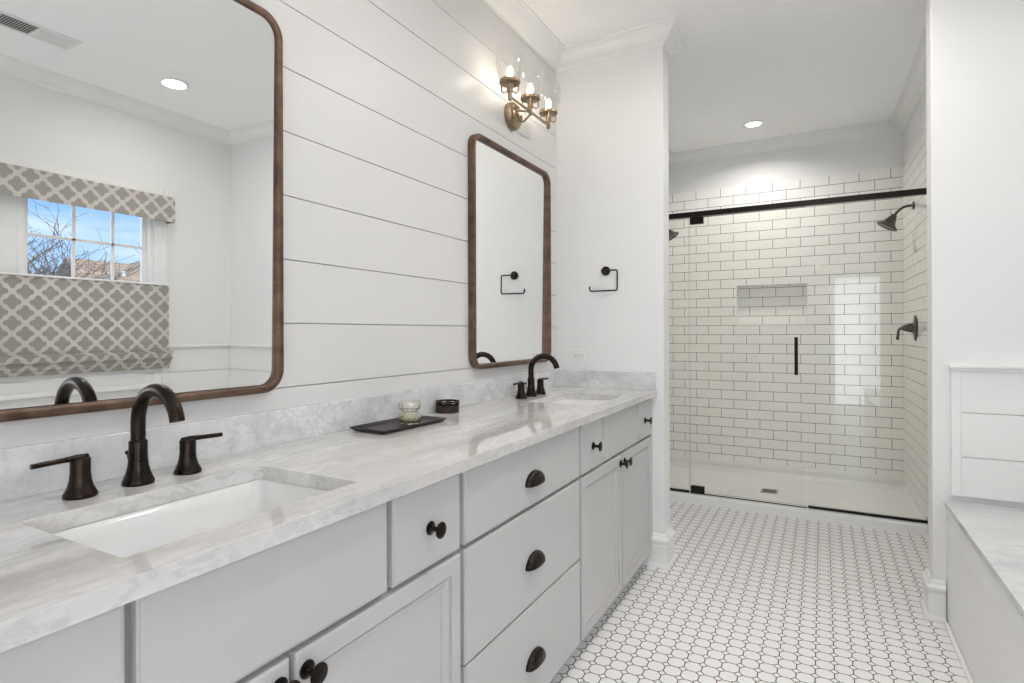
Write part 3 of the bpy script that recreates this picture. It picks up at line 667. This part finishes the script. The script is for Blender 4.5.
for k in range(5):
    a = R(20+k*50); T = Matrix.Rotation(a, 4, 'Z') @ Matrix.Translation((0.0465, 0, 0.030)); bm = bmesh.new(); bmesh.ops.create_cube(bm, size=1)
    for v in bm.verts: v.co = (v.co.x*0.004, v.co.y*0.022, v.co.z*0.014)
    mb.bm(bm, T=T)
mb.build('rim_band', rust_m, co)

# ------------------------------------------------------------------ shower
pan = thing('shower_pan', 'white one-piece shower pan with raised threshold', 'shower pan', (0.94, 4.5, 0))
def pl(x0, x1, y0, y1, z, r=0.02): return [(x, y, z) for x, y in rr(x0, x1, y0, y1, r, 4)]
a0, a1, b0, b1 = XSL+0.001, XSF-0.0085, 4.065, YS-0.001
mb = MB().loft([pl(a0, a1, b0, b1, 0.0, 0.003), pl(a0, a1, b0, b1, 0.052, 0.003), pl(a0+0.002, a1-0.002, b0+0.012, b1, 0.062, 0.003),
   pl(a0+0.012, a1-0.012, b0+0.085, b1-0.012, 0.062, 0.03), pl(a0+0.030, a1-0.030, b0+0.115, b1-0.030, 0.030, 0.05), pl(0.80, 1.10, 4.50, 4.66, 0.022, 0.05)], cap0=True, cap1=True)
local(mb, pan).build('pan', acrylic, pan)
mb = MB()
for (xa, xb, ya, yb) in ((a0, a0+0.012, b0+0.06, b1), (a1-0.012, a1, b0+0.06, b1), (a0, a1, b1-0.012, b1)): mb.box(xa, xb, ya, yb, 0.055, 0.101, b=0.003)
local(mb, pan).build('tile_flange', acrylic, pan)
mb = MB().box(0.905, 1.020, 4.510, 4.625, 0.0225, 0.027, b=0.001)
dr = local(mb, pan).build('drain_cover', steel, pan)
mb = MB()
for k in range(5): mb.box(0.918, 1.007, 4.524+k*0.019, 4.533+k*0.019, 0.0268, 0.0276)
local(mb, pan).build('drain_slots', slot_dark, dr)

en = thing('shower_enclosure', 'frameless glass shower enclosure with black header bar and pivot door', 'shower enclosure', (0.94, GY, 0.062))
def part(mb, name, m, p=None): return local_to(mb, en).build(name, m, p or en)
def local_to(mb, o):
    L = o.location; mb.v = [(x-L.x, y-L.y, z-L.z) for x, y, z in mb.v]; return mb
XG = XSF-0.010
def pane(x0, x1, z0, z1, t=0.005):
    vs = [(x, y, z) for z in (z0, z1) for y in (GY-t, GY+t) for x in (x0, x1)]; mb = MB()
    mb.add(vs, [(0, 1, 5, 4), (2, 6, 7, 3)], shower_glass); mb.add(vs, [(0, 2, 3, 1), (4, 5, 7, 6), (0, 4, 6, 2), (1, 3, 7, 5)], glass_edge); return mb
part(MB().box(XSL+0.009, XG, GY-0.016, GY+0.016, 2.014, 2.050, b=0.002), 'header_bar', black_metal)
part(pane(XSL+0.009, 0.480, 0.066, 2.020), 'fixed_panel', None)
part(pane(1.226, XG, 0.066, 2.020), 'fixed_panel', None)
part(MB().box(XSL+0.013, 0.480, GY-0.010, GY+0.010, 0.0625, 0.078, b=0.001), 'bottom_track', black_metal)
part(MB().box(1.226, XG-0.002, GY-0.010, GY+0.010, 0.0625, 0.078, b=0.001), 'bottom_track', black_metal)
dr_ = part(pane(0.489, 1.219, 0.074, 2.010), 'glass_door', None)
part(MB().box(0.484, 1.222, GY-0.0095, GY-0.0015, 0.0625, 0.0675), 'door_threshold', black_metal)
for (z0, z1) in ((0.066, 0.116), (1.962, 2.012)): part(MB().box(0.490, 0.583, GY-0.013, GY+0.013, z0, z1, b=0.002), 'pivot_hinge', black_metal, dr_)
mb = MB().tube([(1.162, GY-0.045, 0.922), (1.162, GY-0.045, 1.166)], 0.0105, 16)
for z in (0.955, 1.133): mb.tube([(1.162, GY-0.045, z), (1.162, GY-0.0052, z)], 0.007, 12)
part(mb, 'pull_handle', black_metal, dr_)
def shower_head(x, sgn, label):
    s = thing('wall_mounted_shower', label, 'shower head', (x, 4.56, 2.035 if sgn < 0 else 2.085), 'bronze shower heads')
    MB().lathe([(0.028, 0.0005), (0.029, 0.003), (0.026, 0.008), (0.012, 0.012)], Matrix.Rotation(R(90*sgn), 4, 'Y'), 28).build('flange', shower_bronze, s)
    pts = [(0, 0, 0), (0.03*sgn, 0, 0.002), (0.06*sgn, 0, -0.006), (0.085*sgn, 0, -0.026), (0.112*sgn, 0, -0.058)]
    MB().tube(pts, 0.0085, 14).build('shower_arm', shower_bronze, s)
    d = Vector((0.78*sgn*0.62, 0, -0.80)).normalized(); q = Vector((0, 0, 1)).rotation_difference(d).to_matrix().to_4x4()
    T = Matrix.Translation((0.106*sgn, 0, -0.050)) @ q
    MB().lathe([(0.010, 0), (0.017, 0.006), (0.018, 0.018), (0.024, 0.026), (0.029, 0.040), (0.036, 0.056), (0.049, 0.068), (0.060, 0.076), (0.061, 0.083), (0.054, 0.086), (0.048, 0.083), (0, 0.083)], T @ Matrix.Scale(1.1, 4), 36).build('spray_head', shower_bronze, s)
shower_head(xs(4.56)-0.0085, -1, 'bronze shower head on the right tiled wall above the valve')
shower_head(XSL+0.008, 1, 'bronze shower head at the left edge of the shower opening')
va_ = thing('shower_valve', 'bronze shower valve with lever handle on the right tiled wall', 'shower valve', (xs(4.516)-0.0085, 4.516, 1.223))
T = Matrix.Rotation(R(-90), 4, 'Y')
MB().lathe([(0.084, 0.0005), (0.085, 0.003), (0.080, 0.009), (0.040, 0.014), (0.032, 0.018), (0, 0.018)], T, 40).build('escutcheon', shower_bronze, va_)
MB().lathe([(0.030, 0.014), (0.031, 0.022), (0.026, 0.040), (0.020, 0.062), (0.014, 0.076), (0, 0.080)], T, 28).build('valve_stem', shower_bronze, va_)
MB().tube([(-0.068, 0, 0.0), (-0.085, 0, -0.004), (-0.094, 0, -0.016), (-0.096, 0, -0.045), (-0.100, 0, -0.078)], [0.011, 0.010, 0.008, 0.008, 0.0105], 14).build('lever', shower_bronze, va_)

# ------------------------------------------------------------------ ceiling fittings
CL = {0: 'recessed ceiling light in front of the tub window, seen in the large mirror', 2: 'round recessed ceiling light above the shower',
      1: 'added unseen recessed ceiling light over the walkway beside the drawer cabinet', 3: 'added unseen recessed ceiling light in front of the two partitions, over the walkway'}
for i, (x, y) in enumerate(CANS):
    c = thing('recessed_light', CL[i], 'ceiling light', (x, y, ZC), 'recessed ceiling lights')
    MB().lathe([(0.076, 0), (0.076, -0.003), (0.070, -0.006), (0.056, -0.005), (0.053, -0.001), (0.053, 0)], None, 40, cap=False).build('trim_ring', plastic, c)
    MB().lathe([(0, -0.0035), (0.052, -0.0035), (0.052, -0.0005), (0, -0.0005)], None, 40).build('lamp_lens', lamp_m, c)
ve = thing('ceiling_vent', 'white rectangular ceiling register with two banks of louvres, seen in the large mirror', 'air vent', (2.35, 1.387, ZC))
mb = MB()
for (a, b, c, d) in ((-0.085, -0.068, -0.178, 0.178), (0.068, 0.085, -0.178, 0.178), (-0.068, 0.068, -0.178, -0.160), (-0.068, 0.068, 0.160, 0.178), (-0.068, 0.068, -0.006, 0.006)): mb.box(a, b, c, d, -0.007, -0.0003, b=0.001)
mb.build('register_frame', plastic, ve)
MB().box(-0.068, 0.068, -0.160, 0.160, -0.001, -0.0002).build('duct_backing', mat('duct_grey', (0.16, 0.16, 0.15), 0.7), ve)
for bank, (ya, yb, ang) in enumerate(((-0.160, -0.006, 40), (0.006, 0.160, -32))):
    mb = MB(); n = 13
    for k in range(n):
        yc = ya+(k+0.5)*(yb-ya)/n; T = Matrix.Translation((0, yc, -0.0050)) @ Matrix.Rotation(R(ang), 4, 'X'); bm = bmesh.new(); bmesh.ops.create_cube(bm, size=1)
        for v in bm.verts: v.co = (v.co.x*0.136, v.co.y*(0.0085 if bank == 0 else 0.0096), v.co.z*0.0009)
        mb.bm(bm, T=T)
    mb.build('louvre_bank', plastic, ve)

# ------------------------------------------------------------------ outside
roof_m = mat('brown_shingles', (0.30, 0.22, 0.17), 0.9); g = NT(roof_m); g.xyz()
br = g.n('ShaderNodeTexBrick', {'Scale': 5.0, 'Color1': (0.42, 0.31, 0.22, 1), 'Color2': (0.30, 0.22, 0.155, 1), 'Mortar': (0.18, 0.14, 0.11, 1)}); mpn = g.n('ShaderNodeMapping', {0: g.obj, 'Rotation': (R(90), 0, R(90))}); g.t.links.new(mpn.outputs[0], br.inputs[0]); g.link(br.outputs[0], 'Base Color')
siding = mat('house_siding', (0.55, 0.50, 0.45), 0.8)
grass_m = mat('winter_lawn', (0.22, 0.22, 0.12), 1.0)
bark = mat('grey_bark', (0.16, 0.13, 0.11), 0.9)
ho = thing('house', 'neighbouring house with brown shingle roof outside the tub window', 'house', (16.5, 9.0, -3.0))
mb = MB().box(14.6, 19.0, 2.0, 17.0, -3.0, 0.9); local(mb, ho).build('walls', siding, ho)
mb = MB().add([(14.0, 7.6, 0.7), (14.0, 17.5, 0.7), (16.8, 17.5, 3.0), (16.8, 7.6, 3.0), (19.6, 7.6, 0.7), (19.6, 17.5, 0.7)], [(0, 1, 2, 3), (3, 2, 5, 4), (0, 3, 4), (1, 5, 2), (0, 4, 5, 1)])
mb.add([(14.2, 6.0, 1.76), (14.2, 20.0, 1.76), (21.0, 20.0, 1.76), (21.0, 6.0, 1.76), (17.6, 12.5, 3.98), (17.6, 13.5, 3.98)], [(0, 1, 5, 4), (2, 3, 4, 5), (3, 0, 4), (1, 2, 5), (0, 3, 2, 1)])
local(mb, ho).build('roof', roof_m, ho)
mb = MB().lathe([(0, 0), (0.06, 0), (0.06, 0.30), (0, 0.31)], Matrix.Translation((15.4, 8.35, 2.35)), 12); local(mb, ho).build('vent_pipe', sash_white, ho)
gd = MB().box(3.2, 60, -30, 45, -3.2, -3.0).build('ground', grass_m); gd['kind'] = 'structure'
random.seed(4)
def tree(loc, h, label, seed, n1=4):
    random.seed(seed); t = thing('bare_tree', label, 'tree', loc, 'bare winter trees'); mb = MB()
    def br_(p, d, l, r, lev):
        n = 4; pts = [p]; q = p.copy(); dd_ = d.copy()
        for i in range(n):
            w = 0.05 if lev == 0 else 0.15
            dd_ = (dd_+Vector((random.uniform(-w, w), random.uniform(-w, w), random.uniform(-.02, .10)))).normalized(); q = q+dd_*l/n; pts.append(q.copy())
        mb.tube(pts, [max(0.0035, r*(1-0.5*i/n)) for i in range(n+1)], 4 if lev > 2 else 7)
        if lev >= 5: return
        for k in range(n1 if lev < 3 else 3 if lev == 3 else 2):
            a = random.uniform(0, 2*pi); sp = random.uniform(0.45, 0.95); side = Vector((cos(a), sin(a), 0.1))
            br_(pts[random.choice((3, 4, 4) if lev == 0 else (1, 2, 3, 4))], (dd_*(1-sp*0.5)+side*sp).normalized(), (1.55*random.uniform(0.75, 1.1)) if lev == 0 else l*random.uniform(0.5, 0.75), r*0.5, lev+1)
    br_(Vector((0, 0, 0)), Vector((0, 0, 1)), h, 0.06, 0)
    mb.build('branches', bark, t)
tree((9.4, 3.75, -3.0), 4.1, 'bare branching winter tree at the left of the window view', 11)
tree((12.6, 6.15, -3.0), 4.2, 'thin bare tree rising in front of the roof ridge outside the window', 6, 3)
